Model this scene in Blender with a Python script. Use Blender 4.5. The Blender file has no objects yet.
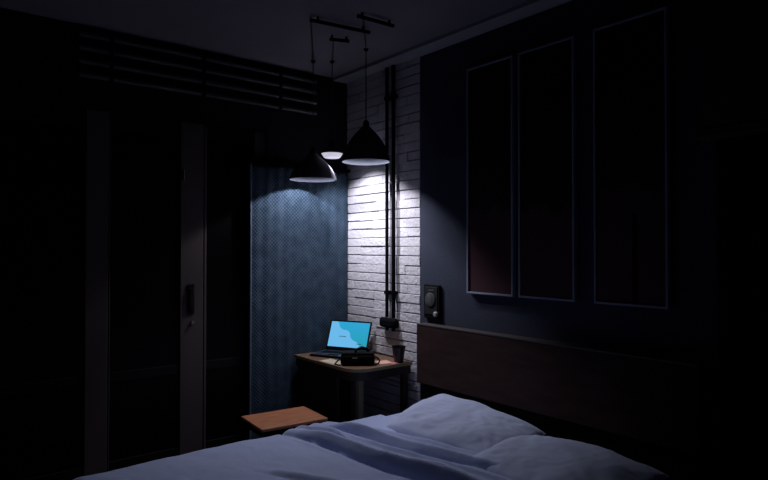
import bpy, bmesh, math, random
from mathutils import Vector, Matrix, noise
random.seed(7)
C = bpy.context.scene.collection
SC = bpy.context.scene
PI = math.pi

# ------------------------------------------------------------------ materials
def mat(name, col, rough=0.6, metal=0.0, bump=0.0, bscale=60.0, spec=0.5, col2=None, cscale=4.0, emit=None, estr=1.0, coat=0.0, stretch=None, sheen=0.0):
    m = bpy.data.materials.new(name); m.use_nodes = True
    nt = m.node_tree; b = nt.nodes['Principled BSDF']
    b.inputs['Base Color'].default_value = (*col, 1)
    b.inputs['Roughness'].default_value = rough
    b.inputs['Metallic'].default_value = metal
    b.inputs['Specular IOR Level'].default_value = spec
    b.inputs['Coat Weight'].default_value = coat
    b.inputs['Sheen Weight'].default_value = sheen
    tc = nt.nodes.new('ShaderNodeTexCoord'); src = tc.outputs['Object']
    if stretch:
        mp = nt.nodes.new('ShaderNodeMapping'); mp.inputs['Scale'].default_value = stretch
        nt.links.new(src, mp.inputs['Vector']); src = mp.outputs['Vector']
    if col2:
        n = nt.nodes.new('ShaderNodeTexNoise'); n.inputs['Scale'].default_value = cscale; n.inputs['Detail'].default_value = 5
        r = nt.nodes.new('ShaderNodeValToRGB')
        r.color_ramp.elements[0].position = .35; r.color_ramp.elements[0].color = (*col, 1)
        r.color_ramp.elements[1].position = .65; r.color_ramp.elements[1].color = (*col2, 1)
        nt.links.new(src, n.inputs['Vector']); nt.links.new(n.outputs['Fac'], r.inputs['Fac'])
        nt.links.new(r.outputs['Color'], b.inputs['Base Color'])
    if bump:
        n2 = nt.nodes.new('ShaderNodeTexNoise'); n2.inputs['Scale'].default_value = bscale; n2.inputs['Detail'].default_value = 4
        bp = nt.nodes.new('ShaderNodeBump'); bp.inputs['Strength'].default_value = bump; bp.inputs['Distance'].default_value = .01
        nt.links.new(src, n2.inputs['Vector']); nt.links.new(n2.outputs['Fac'], bp.inputs['Height'])
        nt.links.new(bp.outputs['Normal'], b.inputs['Normal'])
    if emit:
        b.inputs['Emission Color'].default_value = (*emit, 1); b.inputs['Emission Strength'].default_value = estr
    return m

M = {}
M['wall'] = mat('navy_wall_paint', (.050,.056,.084), .85, bump=.25, bscale=90, spec=.2, col2=(.042,.048,.074), cscale=3)
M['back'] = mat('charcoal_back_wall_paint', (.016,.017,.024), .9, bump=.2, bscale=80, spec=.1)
M['ceil'] = mat('ceiling_paint', (.26,.235,.27), .9, bump=.15, bscale=50, col2=(.22,.205,.24), cscale=1.5)
M['cornice'] = mat('cornice_paint', (.42,.41,.44), .8, bump=.1)
M['floor'] = mat('dark_floor_boards', (.05,.035,.03), .45, bump=.2, bscale=12, col2=(.03,.02,.018), cscale=3, stretch=(1,8,1))
M['brick'] = mat('white_painted_brick', (.72,.685,.72), .75, bump=.8, bscale=38, col2=(.63,.60,.63), cscale=9)
M['mortar'] = mat('brick_mortar', (.26,.25,.27), .95, bump=.5, bscale=60)
M['black'] = mat('black_metal', (.003,.003,.004), .8, spec=.06)
M['blackpl'] = mat('black_plastic', (.004,.004,.005), .75, spec=.08)
M['shade'] = mat('black_enamel', (.08,.08,.09), .7, spec=.1)
M['shadein'] = mat('pale_enamel_lining', (.28,.30,.36), .8, spec=.2)
M['shadein_dim'] = mat('dimmed_enamel_lining', (.06,.065,.085), .8, spec=.15)  # same lining, colour darkened so the left lamp's underside looks less brightly lit
M['bulb'] = mat('frosted_bulb_glass', (.8,.8,.8), .4, emit=(.85,.9,1), estr=2.0)
M['diffuser'] = mat('frosted_diffuser', (.3,.3,.32), .5, emit=(.86,.82,1.0), estr=.62)
M['oak'] = mat('oak_top', (.22,.12,.07), .5, bump=.1, bscale=20, col2=(.13,.075,.045), cscale=4, stretch=(2,14,2))
M['oakedge'] = mat('pale_edge_banding', (.36,.29,.15), .5)
M['seatwood'] = mat('orange_plywood', (.56,.23,.105), .5, bump=.08, bscale=20, col2=(.44,.15,.07), cscale=3, stretch=(3,12,3))
M['darkwood'] = mat('dark_wood', (.02,.014,.011), .6, bump=.1, bscale=30)
M['legpaint'] = mat('khaki_leg_paint', (.16,.14,.09), .6)
M['head'] = mat('brown_veneer', (.058,.032,.029), .65, spec=.08, bump=.1, bscale=14, col2=(.042,.023,.021), cscale=2.5, stretch=(1,2,9))
M['headtrim'] = mat('pale_veneer_edge', (.06,.048,.046), .5)
M['duvet'] = mat('lavender_grey_cotton', (.45,.51,.76), .9, bump=.3, bscale=26, sheen=.15)
M['pillow'] = mat('grey_pillow_cotton', (.50,.55,.76), .9, bump=.25, bscale=24, sheen=.15)
M['mattress'] = mat('mattress_sheet', (.45,.51,.76), .9, bump=.25, bscale=22)
M['frame'] = mat('picture_frame_white', (.30,.33,.42), .5, spec=.3)
M['doorframe'] = mat('grey_brown_door_frame', (.075,.06,.062), .7, spec=.15, bump=.05)
M['glass'] = mat('black_night_glass', (.0015,.0015,.002), .35, spec=.12)
M['lockmetal'] = mat('worn_steel', (.35,.35,.36), .3, metal=.9)
M['trunk'] = mat('white_trunking', (.35,.33,.34), .5)
M['paper'] = mat('cream_paper', (.62,.52,.36), .8)
M['pinkpaper'] = mat('pink_card', (.70,.20,.24), .8)
M['peach'] = mat('peach_paper', (.78,.44,.32), .8)
M['cup'] = mat('dark_red_plastic', (.014,.004,.005), .4)
M['keys'] = mat('laptop_deck_metal', (.05,.055,.08), .4, metal=.3)
M['bag'] = mat('black_nylon', (.006,.006,.006), .8, spec=.15)
M['cable'] = mat('black_rubber', (.01,.01,.01), .6)
M['platein'] = mat('green_grey_print', (.085,.09,.08), .6, col2=(.05,.052,.055), cscale=22)
M['cabinet'] = mat('olive_brown_cabinet', (.045,.040,.028), .7)
M['doorblack'] = mat('black_door_paint', (.004,.004,.005), .8, spec=.1)
M['base'] = mat('dark_skirting', (.008,.008,.010), .7, spec=.1)

def painting(name, seed, split, red):
    m = bpy.data.materials.new(name); m.use_nodes = True
    nt = m.node_tree; b = nt.nodes['Principled BSDF']; b.inputs['Roughness'].default_value = .6
    b.inputs['Specular IOR Level'].default_value = .15
    tc = nt.nodes.new('ShaderNodeTexCoord'); sp = nt.nodes.new('ShaderNodeSeparateXYZ')
    nt.links.new(tc.outputs['Object'], sp.inputs[0])
    n = nt.nodes.new('ShaderNodeTexNoise'); n.inputs['Scale'].default_value = 9; n.inputs['Detail'].default_value = 6
    mp = nt.nodes.new('ShaderNodeMapping'); mp.inputs['Location'].default_value = (seed,seed*2.,0); mp.inputs['Scale'].default_value = (1,1.2,.45)
    nt.links.new(tc.outputs['Object'], mp.inputs[0]); nt.links.new(mp.outputs[0], n.inputs['Vector'])
    ma = nt.nodes.new('ShaderNodeMath'); ma.operation = 'MULTIPLY_ADD'
    ma.inputs[1].default_value = .30; nt.links.new(n.outputs['Fac'], ma.inputs[0]); nt.links.new(sp.outputs['Z'], ma.inputs[2])
    r = nt.nodes.new('ShaderNodeValToRGB'); e = r.color_ramp.elements
    e[0].position = split; e[0].color = (.075,.030,.040,1)
    e[1].position = 1.0; e[1].color = (red*1.2,.003,.004,1)
    k = e.new(split+.03); k.color = (.022,.010,.013,1)
    k = e.new(split+.18); k.color = (.006,.005,.008,1)
    k = e.new(.80); k.color = (red,.003,.003,1)
    mr = nt.nodes.new('ShaderNodeMapRange'); mr.inputs[1].default_value = .15; mr.inputs[2].default_value = 1.75
    nt.links.new(ma.outputs[0], mr.inputs[0]); nt.links.new(mr.outputs[0], r.inputs[0]); nt.links.new(r.outputs[0], b.inputs['Base Color'])
    return m

def curtain_mat():
    m = bpy.data.materials.new('blue_dotted_weave'); m.use_nodes = True
    nt = m.node_tree; b = nt.nodes['Principled BSDF']; b.inputs['Roughness'].default_value = .8
    b.inputs['Specular IOR Level'].default_value = .1
    tc = nt.nodes.new('ShaderNodeTexCoord'); sp = nt.nodes.new('ShaderNodeSeparateXYZ'); nt.links.new(tc.outputs['Object'], sp.inputs[0])
    def mth(op, a, bb=None):
        n = nt.nodes.new('ShaderNodeMath'); n.operation = op
        for i, v in enumerate((a, bb)):
            if v is None: continue
            if isinstance(v, (int, float)): n.inputs[i].default_value = v
            else: nt.links.new(v, n.inputs[i])
        return n.outputs[0]
    k = 2*PI/.030
    sx = mth('SINE', mth('MULTIPLY', sp.outputs['X'], k)); sz = mth('SINE', mth('MULTIPLY', sp.outputs['Z'], k))
    pr = mth('MULTIPLY', sx, sz)
    n = nt.nodes.new('ShaderNodeTexNoise'); n.inputs['Scale'].default_value = 11; nt.links.new(tc.outputs['Object'], n.inputs['Vector'])
    nn = mth('MULTIPLY', mth('SUBTRACT', n.outputs['Fac'], .5), 1.3)
    f = mth('ADD', mth('ADD', mth('MULTIPLY', pr, .5), .5), nn)
    r = nt.nodes.new('ShaderNodeValToRGB'); r.color_ramp.elements[0].position = .3; r.color_ramp.elements[0].color = (.022,.040,.064,1)
    r.color_ramp.elements[1].position = .75; r.color_ramp.elements[1].color = (.058,.086,.122,1)
    nt.links.new(f, r.inputs[0]); nt.links.new(r.outputs[0], b.inputs['Base Color'])
    bp = nt.nodes.new('ShaderNodeBump'); bp.inputs['Strength'].default_value = .35; bp.inputs['Distance'].default_value = .006
    nt.links.new(f, bp.inputs['Height']); nt.links.new(bp.outputs['Normal'], b.inputs['Normal'])
    return m
M['curtain'] = curtain_mat()

def screen_mat():
    m = bpy.data.materials.new('lit_laptop_screen'); m.use_nodes = True
    nt = m.node_tree; b = nt.nodes['Principled BSDF']
    b.inputs['Base Color'].default_value = (.01,.01,.01,1); b.inputs['Roughness'].default_value = .3
    tc = nt.nodes.new('ShaderNodeTexCoord'); sp = nt.nodes.new('ShaderNodeSeparateXYZ'); nt.links.new(tc.outputs['Object'], sp.inputs[0])
    n = nt.nodes.new('ShaderNodeTexNoise'); n.inputs['Scale'].default_value = 9; n.inputs['Detail'].default_value = 1; nt.links.new(tc.outputs['Object'], n.inputs['Vector'])
    def mth(op, a, bb, c=None):
        q = nt.nodes.new('ShaderNodeMath'); q.operation = op
        for i, v in enumerate((a, bb, c)):
            if v is None: continue
            if isinstance(v, (int, float)): q.inputs[i].default_value = v
            else: nt.links.new(v, q.inputs[i])
        return q.outputs[0]
    # x along the width (-.17..+.17), z up the panel (0...24): pale lower-left shape, turquoise upper right
    d = mth('ADD', mth('ADD', sp.outputs['X'], mth('MULTIPLY', sp.outputs['Z'], 1.3)), mth('MULTIPLY', mth('SUBTRACT', n.outputs['Fac'], .5), .16))
    st = mth('GREATER_THAN', d, .185)
    r = nt.nodes.new('ShaderNodeValToRGB'); r.color_ramp.elements[0].color = (.02,.36,.46,1); r.color_ramp.elements[1].color = (.025,.38,.68,1)
    zz = nt.nodes.new('ShaderNodeMapRange'); zz.inputs[1].default_value = .02; zz.inputs[2].default_value = .24
    nt.links.new(sp.outputs['Z'], zz.inputs[0]); nt.links.new(zz.outputs[0], r.inputs[0])
    mx = nt.nodes.new('ShaderNodeMix'); mx.data_type = 'RGBA'
    nt.links.new(st, mx.inputs[0]); mx.inputs[6].default_value = (.15,.50,.86,1); nt.links.new(r.outputs[0], mx.inputs[7])
    nt.links.new(mx.outputs[2], b.inputs['Emission Color']); b.inputs['Emission Strength'].default_value = .95
    return m
M['screen'] = screen_mat()

# ------------------------------------------------------------------ mesh helpers
def bx(bm, x0,x1,y0,y1,z0,z1, bev=0, seg=2, mi=0):
    r = bmesh.ops.create_cube(bm, size=1)
    vs = r['verts']
    for v in vs:
        v.co = Vector(((x0+x1)/2+v.co.x*(x1-x0), (y0+y1)/2+v.co.y*(y1-y0), (z0+z1)/2+v.co.z*(z1-z0)))
    fs = {f for v in vs for f in v.link_faces}
    for f in fs: f.material_index = mi
    if bev:
        es = list({e for v in vs for e in v.link_edges})
        bmesh.ops.bevel(bm, geom=es, offset=bev, segments=seg, affect='EDGES', profile=.5)
def tube(bm, pts, r, n=12, caps=True):
    pts = [Vector(p) for p in pts]; rings = []
    prev = None
    for i, p in enumerate(pts):
        if i == 0: d = pts[1]-p
        elif i == len(pts)-1: d = p-pts[i-1]
        else: d = (pts[i+1]-p).normalized()+(p-pts[i-1]).normalized()
        d.normalize()
        if prev is None:
            a = Vector((0,0,1)) if abs(d.z) < .9 else Vector((1,0,0))
            u = d.cross(a).normalized()
        else: u = (prev-d*prev.dot(d)).normalized()
        prev = u; w = d.cross(u)
        rr = r[i] if isinstance(r, (list, tuple)) else r
        rings.append([bm.verts.new(p+(u*math.cos(t)+w*math.sin(t))*rr) for t in [2*PI*k/n for k in range(n)]])
    for a, b in zip(rings, rings[1:]):
        for k in range(n): bm.faces.new((a[k], a[(k+1)%n], b[(k+1)%n], b[k]))
    if caps:
        bm.faces.new(rings[0]); bm.faces.new(rings[-1])
def lathe(bm, prof, n=48, c=(0,0,0), closed=False):
    rings = []
    for r, z in prof:
        rings.append([bm.verts.new((c[0]+r*math.cos(2*PI*k/n), c[1]+r*math.sin(2*PI*k/n), c[2]+z)) for k in range(n)])
    prs = list(zip(rings, rings[1:]))
    if closed: prs.append((rings[-1], rings[0]))
    for a, b in prs:
        for k in range(n): bm.faces.new((a[k], a[(k+1)%n], b[(k+1)%n], b[k]))
    if not closed:
        if prof[0][0] > 1e-5: bm.faces.new(rings[0])
        if prof[-1][0] > 1e-5: bm.faces.new(rings[-1])
def obj(name, bm, m, parent=None, smooth=False, loc=None, rot=None):
    bmesh.ops.remove_doubles(bm, verts=bm.verts, dist=1e-6)
    bmesh.ops.recalc_face_normals(bm, faces=bm.faces)
    me = bpy.data.meshes.new(name); bm.to_mesh(me); bm.free()
    for mm in (m if isinstance(m, (list, tuple)) else [m]): me.materials.append(mm)
    if smooth:
        for p in me.polygons: p.use_smooth = True
        try: me.set_sharp_from_angle(angle=math.radians(40))
        except Exception: pass
    o = bpy.data.objects.new(name, me); C.objects.link(o)
    if parent: o.parent = parent
    if loc: o.location = loc
    if rot: o.rotation_euler = rot
    return o
def tag(o, label, cat, group=None):
    o['label'] = label; o['category'] = cat
    if group: o['group'] = group
    return o
def thing(name, label, cat, loc=(0,0,0), rz=0, group=None):
    o = bpy.data.objects.new(name, None); C.objects.link(o); o.empty_display_size = .1
    o.location = loc; o.rotation_euler = (0,0,rz)
    return tag(o, label, cat, group)
def struct(name, bm, m, parent=None, smooth=False):
    o = obj(name, bm, m, parent, smooth)
    if not parent: o['kind'] = 'structure'
    return o
def nb(): return bmesh.new()
def box_obj(name, dims, m, parent=None, bev=0.0):
    b = nb(); bx(b, *dims, bev=bev); return obj(name, b, m, parent)

# ------------------------------------------------------------------ the room
X0, Y0, ZC = 3.10, 4.40, 3.13
b = nb(); bx(b, -1.5, X0+.15, -1.2, Y0+.15, -.1, 0); struct('floor', b, M['floor'])
b = nb(); bx(b, -1.5, X0+.15, -1.2, Y0+.15, ZC, ZC+.1); struct('ceiling', b, M['ceil'])
# right wall with the brick panel in its far end; doorway near the camera
BY0 = 3.425                                    # brick / paint joint
b = nb()
bx(b, X0, X0+.12, 1.27, BY0, 0, ZC)
bx(b, X0, X0+.12, -1.2, .35, 0, ZC)
bx(b, X0, X0+.12, .35, 1.27, 2.16, ZC)
struct('wall_right', b, M['wall'])
b = nb(); bx(b, X0+.012, X0+.12, BY0, Y0+.0, 0, ZC, mi=1)
z = 0.002; row = 0
while z < ZC-.02:
    hgt = min(.0745, ZC-.002-z)
    y = BY0 + (0 if row % 2 else .0); first = True
    wob = [random.uniform(-.003,.003) for _ in range(8)]
    while y < Y0-.001:
        L = random.uniform(.26,.40)
        if first and row % 2: L *= .5
        first = False
        y1 = min(y+L, Y0)
        if Y0-y1 < .04: y1 = Y0
        pz = random.uniform(-.003,.003)
        t = random.choice((.007,.009,.011,.013))
        if random.random() < .3: t = .0042
        q = random.uniform(-.004,.003)
        bx(b, X0-.002+q, X0+.014, y+.0008, y1-.0008, z+t/2+pz, z+hgt-t/2+pz, bev=.0032, seg=2, mi=0)
        y = y1
    z += .0745; row += 1
struct('wall_brick', b, [M['brick'], M['mortar']], smooth=False)
# cornice strip along the top of the right wall
b = nb(); bx(b, X0-.15, X0, -1.2, Y0, ZC-.025, ZC-.0005); struct('trim_1', b, M['cornice'])
b = nb(); bx(b, X0-.012, X0-.0005, 1.27, BY0-.0, .0, .09); struct('baseboard_right', b, M['base'])
# back wall: solid behind the curtain, lintel over the glazed doors, solid far left
DZ = 2.62
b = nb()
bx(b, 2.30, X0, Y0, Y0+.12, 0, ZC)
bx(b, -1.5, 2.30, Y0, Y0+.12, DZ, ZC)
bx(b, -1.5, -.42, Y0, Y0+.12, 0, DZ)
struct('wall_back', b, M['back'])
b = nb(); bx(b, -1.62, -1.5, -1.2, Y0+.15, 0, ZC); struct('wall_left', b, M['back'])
# dark pocket behind the doorway and the door leaf
def glazed_door(name, x0, x1, sl, sr, yy, lock=False):
    root = bpy.data.objects.new(name, None); C.objects.link(root); root['kind'] = 'structure'
    root.location = (0,0,0)
    b = nb()
    bx(b, x0, x0+sl, yy-.045, yy, .02, DZ-.05, bev=.004)
    bx(b, x1-sr, x1, yy-.045, yy, .02, DZ-.05, bev=.004)
    obj('door_frame', b, M['doorframe'], root)
    b = nb(); bx(b, x0+sl, x1-sr, yy-.04, yy-.004, .02, .16, bev=.004); obj('bottom_rail', b, M['base'], root)
    b = nb(); bx(b, x0+sl, x1-sr, yy-.04, yy-.004, DZ-.17, DZ-.05, bev=.004); obj('top_rail', b, M['base'], root)
    b = nb(); bx(b, x0+sl-.005, x1-sr+.005, yy-.026, yy-.016, .155, DZ-.165); obj('pane', b, M['glass'], root)
    b = nb(); bx(b, x0+sl, x1-sr, yy-.036, yy-.006, .70, .77, bev=.004); obj('middle_rail', b, M['base'], root)
    return root
d1 = glazed_door('door_1', -.40, .27, .05, .02, Y0+.05)
d2 = glazed_door('door_2', .28, .955+.145, .015, .145, Y0+.05)
d3 = glazed_door('door_3', 1.105, 1.775, .008, .175, Y0+.05)
d4 = glazed_door('door_4', 1.785, 2.30, .02, .1, Y0+.06)
# lock and pull on the stile of door_3
b = nb(); bx(b, 1.655, 1.705, Y0-.004, Y0+.006, 1.14, 1.36, bev=.003)
bx(b, 1.665, 1.695, Y0-.014, Y0-.004, 1.17, 1.33, bev=.004); obj('door_handle', b, M['base'], d3)
b = nb(); tube(b, [(1.69, Y0+.006, 1.075), (1.69, Y0-.012, 1.075)], .013, 20); obj('lock_cylinder', b, M['lockmetal'], d3, True)
b = nb(); bx(b, 1.612, 1.622, Y0-.02, Y0+.006, 2.13, 2.21, bev=.003); obj('latch_plate', b, M['lockmetal'], d3)
b = nb(); bx(b, -.42, 2.30, Y0+.0, Y0+.08, DZ-.05, DZ); bx(b, -.42, 2.30, Y0-.0, Y0+.08, 0, .02); struct('trim_2', b, M['base'])
# added black slab standing in for the night behind the doors
b = nb(); bx(b, -.6, 2.4, Y0+.121, Y0+.16, 0, ZC); struct('night_slab', b, M['glass'])
# black door in the right wall
droot = bpy.data.objects.new('door_5', None); C.objects.link(droot); droot['kind'] = 'structure'
box_obj('door_leaf', (X0+.05,X0+.09,.40,1.22,.01,2.11), M['doorblack'], droot, .003)
b = nb(); bx(b, X0+.0, X0+.115, .352, .40, 0, 2.158); bx(b, X0, X0+.115, 1.22, 1.268, 0, 2.158); bx(b, X0, X0+.115, .40, 1.22, 2.11, 2.158)
obj('door_jamb', b, M['doorblack'], droot)
b = nb(); tube(b, [(X0+.05,1.15,1.0),(X0+.01,1.15,1.0),(X0+.0,1.14,1.0),(X0-.0,1.05,1.0)], .009); obj('door_handle', b, M['black'], droot, True)

# ------------------------------------------------------------------ wall cabinet over the door
w = thing('wall_cabinet', 'dark olive-brown cupboard high on the wall above the black doorway at right', 'cabinet', (X0, 0, 2.17))
box_obj('body', (-.10,-.001,.30,1.305,.03,.93), M['cabinet'], w, .004)
box_obj('pelmet', (-.12,-.001,.28,1.335,-.012,.03), M['cabinet'], w, .004)
for k in range(2):
    d = box_obj('door', (-.118,-.101,.31+.498*k,.80+.498*k,.04,.92), M['cabinet'], w, .003)
    box_obj('handle', (-.128,-.118,.76+.05*k+.0,.77+.05*k,.1,.2), M['black'], d, .002)

# ------------------------------------------------------------------ horizontal service pipes on the back wall
zs = [(3.055, 'uppermost of four along the top of the back wall'),
      (2.965, 'second from the top of four on the back wall'),
      (2.875, 'third from the top of four on the back wall'),
      (2.785, 'lowest of four, closest above the glazed doors')]
M['pipe'] = mat('dull_galvanised_pipe', (.055,.068,.072), .5, metal=.0)
for z, lab in zs:
    p = thing('service_pipe', 'dull grey horizontal pipe, ' + lab, 'pipe', (0, Y0-.04, z), 0, 'horizontal service pipes')
    b = nb(); tube(b, [(.9,0,0),(1.6,0,.004),(2.75,0,-.004)], .017, 14); obj('pipe', b, M['pipe'], p, True)
    for x in (1.1, 1.75, 2.4):
        b = nb(); bx(b, x-.012, x+.012, -.021, .0398, -.021, .021, bev=.003); obj('clamp', b, M['black'], p)

# ------------------------------------------------------------------ curtain
cu = thing('curtain', 'blue dotted woven curtain panel lit by pendants beside the brick wall', 'curtain', (0, Y0-.035, 0))
b = nb(); nx, nz = 260, 60; xs0, xs1 = 2.14, 3.085; g = []
for i in range(nx+1):
    x = xs0+(xs1-xs0)*i/nx; col = []
    for j in range(nz+1):
        zz = .03+2.27*j/nz
        a = .0028*math.sin(x*2*PI/.093+.5*math.sin(zz*1.3)) + .003*math.sin(x*2*PI/.31+1+zz*.4)
        col.append(b.verts.new((x+.002*math.sin(zz*3), a, zz)))
    g.append(col)
for i in range(nx):
    for j in range(nz): b.faces.new((g[i][j], g[i+1][j], g[i+1][j+1], g[i][j+1]))
o = obj('fabric', b, M['curtain'], cu, True)
s = o.modifiers.new('Solid', 'SOLIDIFY'); s.thickness = .003
M['hem'] = mat('blue_hem', (.09,.13,.19), .8)
b = nb(); tube(b, [(xs0, -.003, .03), (xs0+.003, -.003, 1.4), (xs0, -.003, 2.30)], .009, 10); obj('side_hem', b, M['hem'], cu, True)
b = nb(); bx(b, 2.10, X0-.002, -.02, .03, 2.30, 2.327, bev=.003); obj('curtain_rail', b, M['black'], cu)

# ------------------------------------------------------------------ pictures
def picture(y0, y1, label, seed, split, red, post=False):
    z0, z1, dpt, fw = 1.315, 2.88, .036, .013
    t = thing('framed_picture', label, 'picture', (X0, 0, z0), 0, 'tall pictures above the headboard')
    b = nb(); H = z1-z0
    bx(b, -dpt, -.001, y0, y0+fw, 0, H, bev=.002); bx(b, -dpt, -.001, y1-fw, y1, 0, H, bev=.002)
    bx(b, -dpt, -.001, y0+fw, y1-fw, 0, fw, bev=.002); bx(b, -dpt, -.001, y0+fw, y1-fw, H-fw, H, bev=.002)
    obj('frame', b, M['frame'], t)
    b = nb(); bx(b, -.027, -.003, y0+fw-.002, y1-fw+.002, fw-.002, H-fw+.002)
    obj('canvas', b, painting('dark_red_painting', seed, split, red), t)
    if post:
        b = nb(); bx(b, -.0285, -.0265, y0+.17, y0+.195, fw, .50); obj('painted_post', b, M['black'], t)
picture(2.50, 2.905, 'tall narrow dark red picture nearest the brick wall, leftmost of the three', 1.3, .33, .012)
picture(2.045, 2.455, 'tall narrow dark red picture hanging in the middle of the three', 4.1, .33, .014)
picture(1.494, 1.918, 'tall narrow picture nearest the black doorway, with a dark painted post', 7.7, .40, .013, True)

# ------------------------------------------------------------------ small framed plate beside the bricks
t = thing('wall_plate', 'small black framed wall plate with round grey-green dial beside the brick edge', 'wall plate', (X0, 3.275, 1.105))
b = nb(); bx(b, -.022, -.001, -.085, .085, 0, .25, bev=.006); obj('housing', b, M['blackpl'], t)
b = nb(); bx(b, -.026, -.022, -.062, .07, .03, .235, bev=.002); obj('face', b, M['cable'], t)
b = nb(); lathe(b, [(0,0),(.052,0),(.052,.006),(.045,.009),(0,.009)], 40)
obj('dial', b, M['platein'], t, True, loc=(-.026,.008,.14), rot=(0,-PI/2,0))
b = nb(); bx(b, -.029, -.026, -.03, .03, .203, .215); obj('caption_strip', b, M['platein'], t)
b = nb(); lathe(b, [(0,0),(.02,0),(.019,.014),(.014,.019),(0,.02)], 30)
obj('knob', b, M['trunk'], t, True, loc=(-.024,-.052,.035), rot=(0,-PI/2,0))

# ------------------------------------------------------------------ vertical conduits and switch box
def conduit(y, r, label, zt, clipz):
    t = thing('conduit_pipe', label, 'pipe', (X0-.032, y, 1.07), 0, 'vertical conduits on the bricks')
    b = nb(); tube(b, [(0,0,.0),(0,0,1.0),(0,0,zt-1.07)], r, 18); obj('pipe', b, M['black'], t, True)
    for z in clipz:
        b = nb(); bx(b, -.012, .028, -.026, .026, z-1.07-.014, z-1.07+.014, bev=.004); obj('clip', b, M['black'], t)
conduit(3.792, .0135, 'black vertical conduit on white bricks, the one farther from the bed', 3.10, (1.27, 2.85))
conduit(3.708, .016, 'black vertical conduit on white bricks, the one nearer to the bed', 3.10, (1.27, 2.85))
t = thing('junction_box', 'long black junction box on white bricks at the foot of the two conduits', 'junction box', (X0, 3.765, .985))
b = nb(); bx(b, -.062, -.004, -.105, .105, 0, .082, bev=.027, seg=5); obj('body', b, M['blackpl'], t, True)
b = nb(); bx(b, -.064, -.058, -.07, .07, .022, .060, bev=.002); obj('cover', b, M['blackpl'], t)
for y in (-.053, .025):
    b = nb(); tube(b, [(-.030,y,.004),(-.030,y,-.022)], .012); obj('shadow_stub', b, M['blackpl'], t, True)  # black stubs standing in for the soft shadows below the box

# ------------------------------------------------------------------ pendants
def pendant(name, label, c, zr, prof, inner, start, bar, bulbz, power, rad, cr=.0035, third=False, spot=(110,.6), lining='shadein'):
    """c: hanging point (x,y); zr: rim height; bar: ceiling bar ends; prof/inner lathe profiles from the rim up"""
    t = thing(name, label, 'pendant lamp', (c[0], c[1], zr), 0, 'pendants over the desk')
    loc = lambda x, y, z: (x-c[0], y-c[1], z-zr)
    H = prof[-1][1]
    b = nb(); lathe(b, prof + inner[::-1], 64, closed=True); obj('shade', b, M['shade'], t, True)
    if not third:
        b = nb(); lathe(b, [(r-.0015, z+.001) for r, z in inner] + [(r-.003, z+.001) for r, z in inner[::-1]], 64, closed=True)
        obj('lining', b, M[lining], t, True)
    b = nb(); lathe(b, [(0,H-.012),(.024,H-.012),(.024,H+.03),(.012,H+.05),(0,H+.05)], 24); obj('socket', b, M['black'], t, True)
    b = nb(); tube(b, [loc(c[0],c[1],zr+H+.045), loc(c[0],c[1],ZC-.035), loc(c[0],c[1]-.005,ZC-.012)], cr, 8)
    sx, sy = start; pts = []
    for k in range(9):
        f = k/8; pts.append(loc(c[0]+(sx-c[0])*f, c[1]-.005+(sy-c[1]+.005)*f, ZC-.012-.012*math.sin(PI*f)))
    tube(b, pts, cr, 8); obj('cord', b, M['cable'], t, True)
    b = nb(); lathe(b, [(0,0),(.018,0),(.018,-.012),(.006,-.02),(0,-.02)], 20, c=loc(c[0],c[1],ZC-.0005)); obj('ceiling_hook', b, M['black'], t, True)
    b = nb(); (ax, ay), (ex, ey) = bar
    tube(b, [loc(ax,ay,ZC-.03), loc(ex,ey,ZC-.03)], .012, 12)
    for f in (.12,.88):
        px, py = ax+(ex-ax)*f, ay+(ey-ay)*f
        tube(b, [loc(px,py,ZC-.0005), loc(px,py,ZC-.03)], .008, 10)
    obj('ceiling_bar', b, M['black'], t, True)
    if third:
        b = nb(); lathe(b, [(0,-.034),(.060,-.034),(.066,-.030),(.084,.0),(.084,.004),(0,.004)], 48); obj('diffuser', b, M['diffuser'], t, True)
        l = bpy.data.lights.new('pendant_light', 'SPOT'); l.spot_size = math.radians(116); l.spot_blend = .45
        lz = -.05
    else:
        b = nb(); lathe(b, [(0,bulbz+.01),(.016,bulbz+.012),(.022,bulbz+.03),(.016,bulbz+.05),(.012,H-.012),(0,H-.012)], 24); obj('bulb', b, M['bulb'], t, True)
        l = bpy.data.lights.new('pendant_light', 'SPOT'); l.spot_size = math.radians(spot[0]); l.spot_blend = spot[1]
        lz = bulbz
    l.energy = power; l.shadow_soft_size = rad; l.color = (.86,.87,1.0)
    lo = bpy.data.objects.new('pendant_light', l); C.objects.link(lo); lo.parent = t; lo.location = (0,0,lz)
    if third: lo.rotation_euler = Vector((.40,.02,-.85)).to_track_quat('-Z','Y').to_euler()
    return t
def bell(R, H, n=14, neck=.03, pw=1.5):
    out = []
    for i in range(n+1):
        f = i/n
        out.append((neck+(R-neck)*(1-f**pw)**.9 if f < 1 else neck, H*f))
    return out
def inn(prof, t=.003): return [(max(r-t,.004), z) for r, z in prof[:-1]] + [(max(prof[-1][0]-t,.004), prof[-1][1]-t)]
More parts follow.
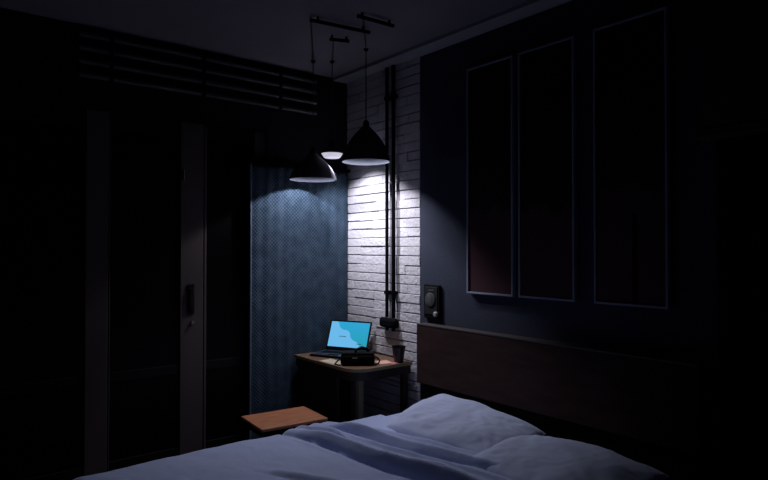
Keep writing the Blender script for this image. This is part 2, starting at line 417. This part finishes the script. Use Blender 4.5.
# left: bell shade, shallow bulb
RL = .177
pl = [(r*1.07, z) for r, z in [(RL,0),(RL-.002,.004),(.168,.03),(.158,.055),(.142,.085),(.120,.115),(.095,.145),(.066,.172),(.040,.195),(.030,.21)]]
pendant('pendant_lamp', 'black bell-shaped pendant lamp hanging lowest, in front of the blue curtain', (2.550,4.09), 2.174, pl, inn(pl), (2.04,3.30), ((2.035,3.30),(2.47,3.24)), .115, 29, .022, spot=(130,.25), lining='shadein_dim')
pr = [(.183,0),(.182,.004),(.178,.03),(.166,.07),(.15,.11),(.128,.15),(.10,.19),(.07,.225),(.045,.25),(.032,.265)]
pendant('pendant_lamp', 'black pendant lamp with wide bright underside in front of the white bricks', (2.707,3.596), 2.275, pr, inn(pr), (2.28,3.06), ((2.235,3.055),(2.52,3.045)), .16, 25, .022)
p3 = [(.09,-.001),(.09,.004),(.082,.02),(.06,.035),(.035,.05),(.026,.06)]
pendant('pendant_lamp', 'smallest black pendant lamp, with glowing frosted bowl, between the two larger ones', (2.672,4.0), 2.385, p3, [(.086,-.001),(.086,.003),(.078,.017),(.056,.031),(.031,.046),(.022,.056)], (2.39,3.56), ((2.33,3.52),(2.46,3.47)), 0, 29, .022, third=True)

# ------------------------------------------------------------------ desk
dk = thing('desk', 'small wooden wall desk with rounded front corner under the pendant lamps', 'desk', (0,0,0))
def desk_outline(x0, x1, y0, y1, r, n=14):
    pts = [(x1,y0),(x1,y1),(x0,y1)]
    for i in range(n+1):
        a = PI + (PI/2)*i/n
        pts.append((x0+r+r*math.cos(a), y0+r+r*math.sin(a)))
    return pts
def prism(b, pts, z0, z1):
    lo = [b.verts.new((x,y,z0)) for x, y in pts]; hi = [b.verts.new((x,y,z1)) for x, y in pts]
    b.faces.new(lo); b.faces.new(hi)
    for i in range(len(pts)): b.faces.new((lo[i], lo[(i+1)%len(pts)], hi[(i+1)%len(pts)], hi[i]))
DX0, DX1, DY0, DY1 = 2.525, X0-.022, 3.49, Y0-.06
b = nb(); prism(b, desk_outline(DX0+.004, DX1, DY0+.004, DY1, .14), .728, .75); obj('desktop', b, M['oak'], dk)
b = nb(); out = desk_outline(DX0, DX1, DY0, DY1, .144); ins = desk_outline(DX0+.004, DX1, DY0+.004, DY1, .14)
o1 = out[2:]+[out[0]]; i1 = ins[2:]+[ins[0]]
for z0, z1 in ((.7275,.7512),):
    for k in range(len(o1)-1):
        q = [b.verts.new((*o1[k],z0)), b.verts.new((*o1[k+1],z0)), b.verts.new((*i1[k+1],z0)), b.verts.new((*i1[k],z0)),
             b.verts.new((*o1[k],z1)), b.verts.new((*o1[k+1],z1)), b.verts.new((*i1[k+1],z1)), b.verts.new((*i1[k],z1))]
        for f in ((0,1,2,3),(4,5,6,7),(0,1,5,4),(2,3,7,6),(1,2,6,5),(0,3,7,4)): b.faces.new([q[v] for v in f])
obj('edge_band', b, M['oakedge'], dk)
b = nb()
A = desk_outline(DX0+.02, DX1, DY0+.02, DY1, .12); B_ = desk_outline(DX0+.038, DX1, DY0+.038, DY1, .102)
o1 = A[2:]+[A[0]]; i1 = B_[2:]+[B_[0]]
for k in range(len(o1)-1):
    q = [b.verts.new((*p,z)) for z in (.66,.728) for p in (o1[k],o1[k+1],i1[k+1],i1[k])]
    for f in ((0,1,2,3),(4,5,6,7),(0,1,5,4),(2,3,7,6),(1,2,6,5),(0,3,7,4)): b.faces.new([q[v] for v in f])
obj('apron', b, M['darkwood'], dk)
box_obj('side_panel', (DX0+.022,DX0+.040,DY0+.25,DY1-.02,.01,.6595), M['darkwood'], dk)
for (x, y, m) in ((DX0+.10, DY0+.075, 'legpaint'), (DX1-.045, DY0+.05, 'darkwood'), (DX0+.06, DY1-.06, 'darkwood'), (DX1-.045, DY1-.05, 'darkwood')):
    b = nb(); bx(b, x-.022, x+.022, y-.022, y+.022, .0, .728, bev=.004); o = obj('leg', b, M[m], dk)
    if m == 'legpaint': o['label'] = 'khaki painted leg under the rounded corner'
t = thing('cable_trunking', 'thin pale cable trunking on the bricks beneath the desk', 'trunking', (X0-.004, 0, .545))
b = nb(); bx(b, -.016, 0, 3.46, 4.2, 0, .022, bev=.002); obj('channel', b, M['trunk'], t)
b = nb(); bx(b, -.018, -.0, 3.455, 3.475, -.003, .025, bev=.002); obj('end_cap', b, M['trunk'], t)

# ------------------------------------------------------------------ laptop
ang = math.atan2(-.90,.43)                   # hinge axis, left to right as seen from its user
lp = thing('laptop', 'open laptop with bright blue and turquoise screen on the desk', 'laptop', (2.895,4.125,.7515), ang)
# local: x = along hinge, y = towards the wall, z up
W = .395; D = .25
b = nb(); bx(b, -W/2, W/2, -D, .0, .003, .017, bev=.004); obj('base', b, M['blackpl'], lp)
b = nb(); bx(b, -W/2+.006, W/2-.006, -D+.006, -.012, .0168, .0182, bev=.0005); dkk = obj('deck', b, M['keys'], lp)
b = nb()
for r in range(5):
    for c in range(14): bx(b, -.16+.0228*c, -.16+.0228*c+.019, -.045-.022*r-.018, -.045-.022*r, .018, .0196)
obj('keyboard', b, M['blackpl'], lp)
b = nb(); bx(b, -.055, .055, -.235, -.170, .018, .0188); obj('touchpad', b, M['blackpl'], lp)
til = math.radians(-22)
b = nb(); bx(b, -W/2, W/2, .0, .008, .0, .262, bev=.003); lid = obj('lid', b, M['blackpl'], lp, loc=(0,-.002,.017), rot=(til,0,0))
b = nb(); bx(b, -W/2+.013, W/2-.013, -.0012, .0002, .032, .248); scr = obj('screen', b, M['screen'], lid)
b = nb()
for k in range(6): bx(b, -.085+.011*k, -.085+.011*k+.008, -.0018, -.0010, .118+(k%2)*.001, .125)
obj('screen_text', b, M['keys'], lid); b = nb()
for k in range(5): bx(b, .09+.010*k, .09+.010*k+.007, -.0018, -.0010, .062, .068)
obj('screen_text', b, M['keys'], lid)
b = nb(); tube(b, [(-.14,.0,.013),(.14,.0,.013)], .006, 12); obj('hinge', b, M['blackpl'], lp, True)

# ------------------------------------------------------------------ things on the desk
t = thing('camera_bag', 'low black zipped bag on the rounded corner of the desk', 'bag', (2.69,3.675,.7512), math.radians(-38))
b = nb(); bx(b, -.128, .128, -.07, .07, 0, .085, bev=.024, seg=4); obj('body', b, M['bag'], t, True)
b = nb(); bx(b, -.120, .120, -.063, .063, .080, .095, bev=.006, seg=2); lidb = obj('flap', b, M['bag'], t, True)
b = nb(); tube(b, [(-.02,-.03,.092),(-.01,-.03,.115),(.03,-.01,.128),(.07,.01,.115),(.08,.01,.092)], .011, 10); obj('carry_handle', b, M['bag'], t, True)
b = nb(); tube(b, [(.122,0,.06),(.150,-.01,.052),(.166,-.02,.03),(.156,-.03,.010),(.13,-.05,.008)], .006, 8); obj('shoulder_strap', b, M['bag'], t, True)
b = nb(); tube(b, [(-.122,0,.05),(-.15,-.02,.03),(-.17,-.04,.009),(-.13,-.075,.007)], .006, 8); obj('shoulder_strap', b, M['bag'], t, True)
b = nb(); bx(b, -.04,.0,-.073,-.069,.055,.062,bev=.002); obj('zip_pull', b, M['lockmetal'], t)

t = thing('tumbler', 'dark red tapered plastic tumbler on the desk end next to the headboard', 'cup', (2.985,3.545,.7502))
b = nb(); lathe(b, [(.036,0),(.052,.115),(.053,.12),(.0505,.12),(.0495,.115),(.034,.006)] , 40, closed=False); obj('body', b, M['cup'], t, True)
b = nb(); lathe(b, [(.0345,.001),(.0345,.006),(.0,.006)], 30); obj('base_disc', b, M['cup'], t, True)
b = nb(); lathe(b, [(.0505,.118),(.0545,.118),(.0545,.124),(.0505,.124)], 40, closed=True); obj('rim', b, M['blackpl'], t, True)

def sheet(name, label, x, y, w, h, rz, m, thick=.0012, z=.7503, cat='paper', group=None):
    b = nb(); n = 8; g = []
    for i in range(n+1):
        g.append([b.verts.new((-w/2+w*i/n, -h/2+h*j/n, .0006+.004*max(0,(i/n-.6))**2*4*(j/n))) for j in range(n+1)])
    for i in range(n):
        for j in range(n): b.faces.new((g[i][j], g[i+1][j], g[i+1][j+1], g[i][j+1]))
    o = obj(name, b, m, None, True, loc=(x,y,z), rot=(0,0,rz)); s = o.modifiers.new('Solid','SOLIDIFY'); s.thickness = thick; s.offset = 1
    return tag(o, label, cat, group)
sheet('paper_sheet', 'cream paper sheet lying on the desk edge in front of the laptop', 2.60, 3.86, .11, .26, math.radians(2), M['paper'])
sheet('paper_sheet', 'peach coloured paper between the black bag and the red tumbler', 2.895, 3.62, .11, .13, math.radians(-12), M['peach'])
sheet('card', 'small pink card at the foot of the dark red tumbler', 2.925, 3.535, .065, .045, math.radians(10), M['pinkpaper'], cat='card', z=.7525)
b = nb(); pts = []
for k in range(15):
    f = k/14; pts.append((2.955-.05*f+.012*math.sin(9*f), 3.83-.13*f, .7560+.0*f))
tube(b, pts, .0042, 8); tag(obj('charging_cable', b, M['cable'], None, True), 'thin black cable curling across the desk behind the black bag', 'cable')
t = thing('glass_jar', 'tiny glass pot beside the red tumbler at the headboard end', 'jar', (3.028,3.60,.7502))
M['clear'] = mat('pale_glass', (.5,.5,.5), .2)
b = nb(); lathe(b, [(0,0),(.014,0),(.016,.004),(.016,.026),(.012,.03),(0,.03)], 24); obj('body', b, M['clear'], t, True)
b = nb(); lathe(b, [(0,.0295),(.013,.0295),(.013,.038),(0,.038)], 24); obj('cap', b, M['trunk'], t, True)

# ------------------------------------------------------------------ stool
t = thing('stool', 'low stool with orange plywood seat between the desk and the bed', 'stool', (2.087,3.72,0), math.radians(-5))
b = nb(); bx(b, -.245, .245, -.19, .19, .428, .45, bev=.006, seg=2); obj('seat', b, M['seatwood'], t)
b = nb()
for s in (-1,1): bx(b, -.2, .2, s*.155-.012, s*.155+.012, .375, .4275, bev=.003)
for s in (-1,1): bx(b, s*.205-.012, s*.205+.012, -.145, .145, .375, .4275, bev=.003)
obj('seat_rail', b, M['black'], t)
for sx in (-1,1):
    for sy in (-1,1):
        b = nb(); tube(b, [(sx*.205,sy*.155,.427),(sx*.222,sy*.172,.0)], .016, 12); obj('leg', b, M['black'], t, True)
for sy in (-1,1):
    b = nb(); tube(b, [(-.214,sy*.164,.17),(.214,sy*.164,.17)], .010, 10); obj('stretcher', b, M['black'], t, True)

# ------------------------------------------------------------------ bed
BX0, BX1, BYn, BYf, BZ = .66, 2.99, 1.42, 3.35, .46
bed = thing('bed', 'double bed with brown veneer headboard against the navy wall', 'bed', (0,0,0))
b = nb(); bx(b, BX0+.02, BX1, BYn+.02, BYf-.02, .13, .27, bev=.008); obj('bed_frame', b, M['darkwood'], bed)
for x in (BX0+.1, BX1-.1):
    for y in (BYn+.1, BYf-.1):
        b = nb(); bx(b, x-.035, x+.035, y-.035, y+.035, 0, .13, bev=.004); obj('leg', b, M['darkwood'], bed)
b = nb(); bx(b, BX0+.03, BX1-.005, BYn+.03, BYf-.03, .27, BZ-.006, bev=.05, seg=5); obj('mattress', b, M['mattress'], bed, True)
b = nb(); bx(b, 3.000, X0-.014, 1.32, 3.35, .63, 1.055, bev=.003); hb = obj('headboard', b, M['head'], bed)
b = nb(); bx(b, 2.998, X0-.014, 1.318, 3.3505, 1.0555, 1.067, bev=.002); bx(b, 2.998, 3.006, 3.343, 3.3515, .63, 1.0555, bev=.001); obj('top_edge', b, M['headtrim'], hb)
b = nb(); bx(b, 3.02, X0-.014, 1.34, 3.33, .0, .6295, bev=.002); obj('headboard_base', b, M['doorblack'], bed)

def nz(x, y, s, k=0): return noise.noise(Vector((x*s, y*s, 3.7*k+.5)))
def smooth(a, b_, t):
    t = max(0, min(1, (t-a)/(b_-a))); return t*t*(3-2*t)
def ridge(d, w): return math.exp(-(d/w)**2)
def duvet_h(x, y):
    h = .024
    h += .010*nz(x, y, 2.2) + .0055*nz(x+y*.4, y, 6, 1) + .0025*nz(x, y, 15, 2)
    # a crease in the smooth part
    dcr = (x-1.33)-(3.0-y)*.55
    h -= .012*ridge(dcr, .022)*smooth(.2,.5,3.1-y)*smooth(1.4,1.0,3.1-y)
    h += .014*ridge(dcr-.05, .035)*smooth(.2,.5,3.1-y)*smooth(1.4,1.0,3.1-y)
    # long folds of the turned-back edge, running across the bed
    v = 3.35-y
    w1 = .018*math.sin(v*5.3)+.012*nz(0, y, 4, 3)
    c1 = 1.90+.14*v+w1; c2 = 1.985+.18*v+.7*w1; c3 = 2.075+.21*v+.5*w1; c4 = 2.16+.25*v+.4*w1
    env = (.75+.35*nz(x*.3, y, 3, 4))*(.16+.98*smooth(.04,.42,v))
    env2 = .7+.6*nz(x*.3, y, 2.6, 9); env3 = .7+.7*nz(x*.3, y, 2.1, 12)
    ed = .25+.75*smooth(.02,.35,v)
    h += .046*env*ridge(x-c1, .022) + .022*env2*ed*ridge(x-c2, .020) + .050*env3*ed*ridge(x-c3, .024) + .018*env2*ed*ridge(x-c4, .020)
    h -= .025*ridge(x-(c1-.062), .020)
    for cc, k, kk in ((c1-.047,.030,5), (c1+.052,.022,6), (c3-.045,.034,7), (c3+.055,.016,8)):
        cc += .014*nz(0, y, 5, kk)
        h -= k*(.6+.9*abs(nz(.3*x, y, 3, kk+3)))*ridge(x-cc, .013)*smooth(.03,.25,v)
    h += (.012+.022*smooth(.05,.4,v))*smooth(1.78,1.92,x-.14*v)
    h += .012*ridge(x-c1-.06-.03*math.sin(v*7), .015)
    end = 2.215+.27*v+.5*w1
    h *= smooth(end+.01, end-.05, x)
    return max(h, .004)
# the cloth: drapes over far side, near side and foot
def drape(t, lo, hi, r=.05):
    """distance along cloth -> (position, drop)"""
    for edge, sgn in ((lo,-1),(hi,1)):
        e = (t-edge)*sgn
        if e > -r:
            s = e+r; q = r*PI/2
            if s < q: a = s/r; return edge-sgn*r+sgn*r*math.sin(a), r*(1-math.cos(a))
            return edge+sgn*(.10*(s-q)), r+(s-q)
    return t, 0.0
b = nb(); NX, NY = 460, 280; g = []
tx0, tx1 = BX0-.34, 2.62; ty0, ty1 = BYn-.30, BYf+.33
for i in range(NX+1):
    tx = tx0+(tx1-tx0)*i/NX; col = []
    for j in range(NY+1):
        ty = ty0+(ty1-ty0)*j/NY
        x, dx = drape(tx, BX0, 99); y, dy = drape(ty, BYn, BYf)
        # cut of the turned-back edge
        h = duvet_h(x, y)
        zz = BZ+h-max(dx, dy)-.25*min(dx, dy)
        wv = .012*math.sin(x*17+2*math.sin(x*5))*min(1, dy/.15) if dy > 0 else 0
        y += wv*(1 if ty > 2 else -1); x -= .012*math.sin(y*16)*min(1, dx/.15)
        if dy > 0: y += (h*.8)*min(1, dy/.05)*(1 if ty > 2 else -1)
        if dx > 0: x -= (h*.8)*min(1, dx/.05)
        col.append(b.verts.new((x, y, zz)))
    g.append(col)
for i in range(NX):
    for j in range(NY):
        b.faces.new((g[i][j], g[i+1][j], g[i+1][j+1], g[i][j+1]))
o = obj('duvet', b, M['duvet'], None, True); tag(o, 'rumpled lavender-grey duvet spread over the bed, its edge folded back', 'duvet')

def pillow(name, label, c, L, Wd, T, rot, seed, lift=None):
    """L along local y, Wd along local x"""
    b = nb(); n = 60; top = []; bot = []
    for i in range(n+1):
        u = -1+2*i/n; r1, r2 = [], []
        for j in range(n+1):
            v = -1+2*j/n
            pinch = 1-.055*(1-abs(v)**3)*0-.07*(u*u)*(1-v*v)*0
            sx = u*(1-.06*(1-v*v)**1.0*abs(u)) if False else u
            X = Wd/2*u*(1-.07*(1-v*v)*abs(u)**3*-1-.07)
            Y = L/2*v*(1-.07*(1-u*u)*abs(v)**3*-1-.07)
            e = max(0, (1-abs(u)**2.6))*max(0, (1-abs(v)**2.6))
            hgt = T/2*e**.48
            wr = .012*nz(X, Y, 7, seed)+.010*(.5-abs(nz(X*1.6+Y, Y-X, 9, seed+1)))+.016*nz(X+Y*.5, Y, 3.5, seed+2)+.008*(.5-abs(nz(X-Y*.6, Y*.7, 6, seed+5)))
            # wrinkles radiating from the corners
            for (cu_, cv_) in ((-1,-1),(1,-1),(-1,1),(1,1)):
                dd = math.hypot((u-cu_)*Wd/2, (v-cv_)*L/2); an = math.atan2((v-cv_)*L, (u-cu_)*Wd)
                wr += .007*math.sin(an*16+seed)*math.exp(-dd/.16)*min(1, dd/.05)
            k = lift(u, v) if lift else 0
            r1.append(b.verts.new((X, Y, hgt+wr*min(1,e*3)+k)))
            r2.append(r1[-1] if i in (0,n) or j in (0,n) else b.verts.new((X, Y, -hgt*.38+k*.9)))
        top.append(r1); bot.append(r2)
    for i in range(n):
        for j in range(n):
            b.faces.new((top[i][j], top[i+1][j], top[i+1][j+1], top[i][j+1]))
            f = (bot[i][j], bot[i][j+1], bot[i+1][j+1], bot[i+1][j])
            if len(set(f)) == 4:
                try: b.faces.new(f)
                except ValueError: pass
    o = obj(name, b, M['pillow'], None, True, loc=c, rot=rot)
    return tag(o, label, 'pillow', 'pillows on the bed')
pillow('pillow', 'pale grey pillow at the desk side of the bed, peaked at its far corner', (2.68,2.57,.528), .86, .60, .18, (math.radians(1),math.radians(-5),math.radians(5)), 3,
       lift=lambda u, v: .030*max(0,(v+.2))**1.3*max(0,(u+.7))-.02*max(0,-v)*max(0,u))
pillow('pillow', 'flatter pale grey pillow nearer the black doorway, in front of the peaked one', (2.60,1.82,.515), .88, .62, .16, (math.radians(-2),math.radians(-3),math.radians(-4)), 8)

# ------------------------------------------------------------------ world, camera
wd = bpy.data.worlds.new('night'); SC.world = wd; wd.use_nodes = True
bg = wd.node_tree.nodes['Background']; bg.inputs[0].default_value = (.42,.50,1.0,1); bg.inputs[1].default_value = .009
cam = bpy.data.cameras.new('camera'); co = bpy.data.objects.new('camera', cam); C.objects.link(co)
cam.sensor_width = 36; cam.lens = 600/768*36; cam.clip_start = .02
co.location = (0,0,1.63)
fwd = Vector((.6252, .7804, math.tan(math.radians(.764))))
co.rotation_euler = fwd.to_track_quat('-Z','Y').to_euler()
SC.camera = co
SC.view_settings.view_transform = 'Standard'; SC.view_settings.look = 'None'
SC.view_settings.gamma = 1; SC.view_settings.use_curve_mapping = False; SC.view_settings.exposure = 0
SC.cycles.use_denoising = True
SC.cycles.sample_clamp_indirect = 3
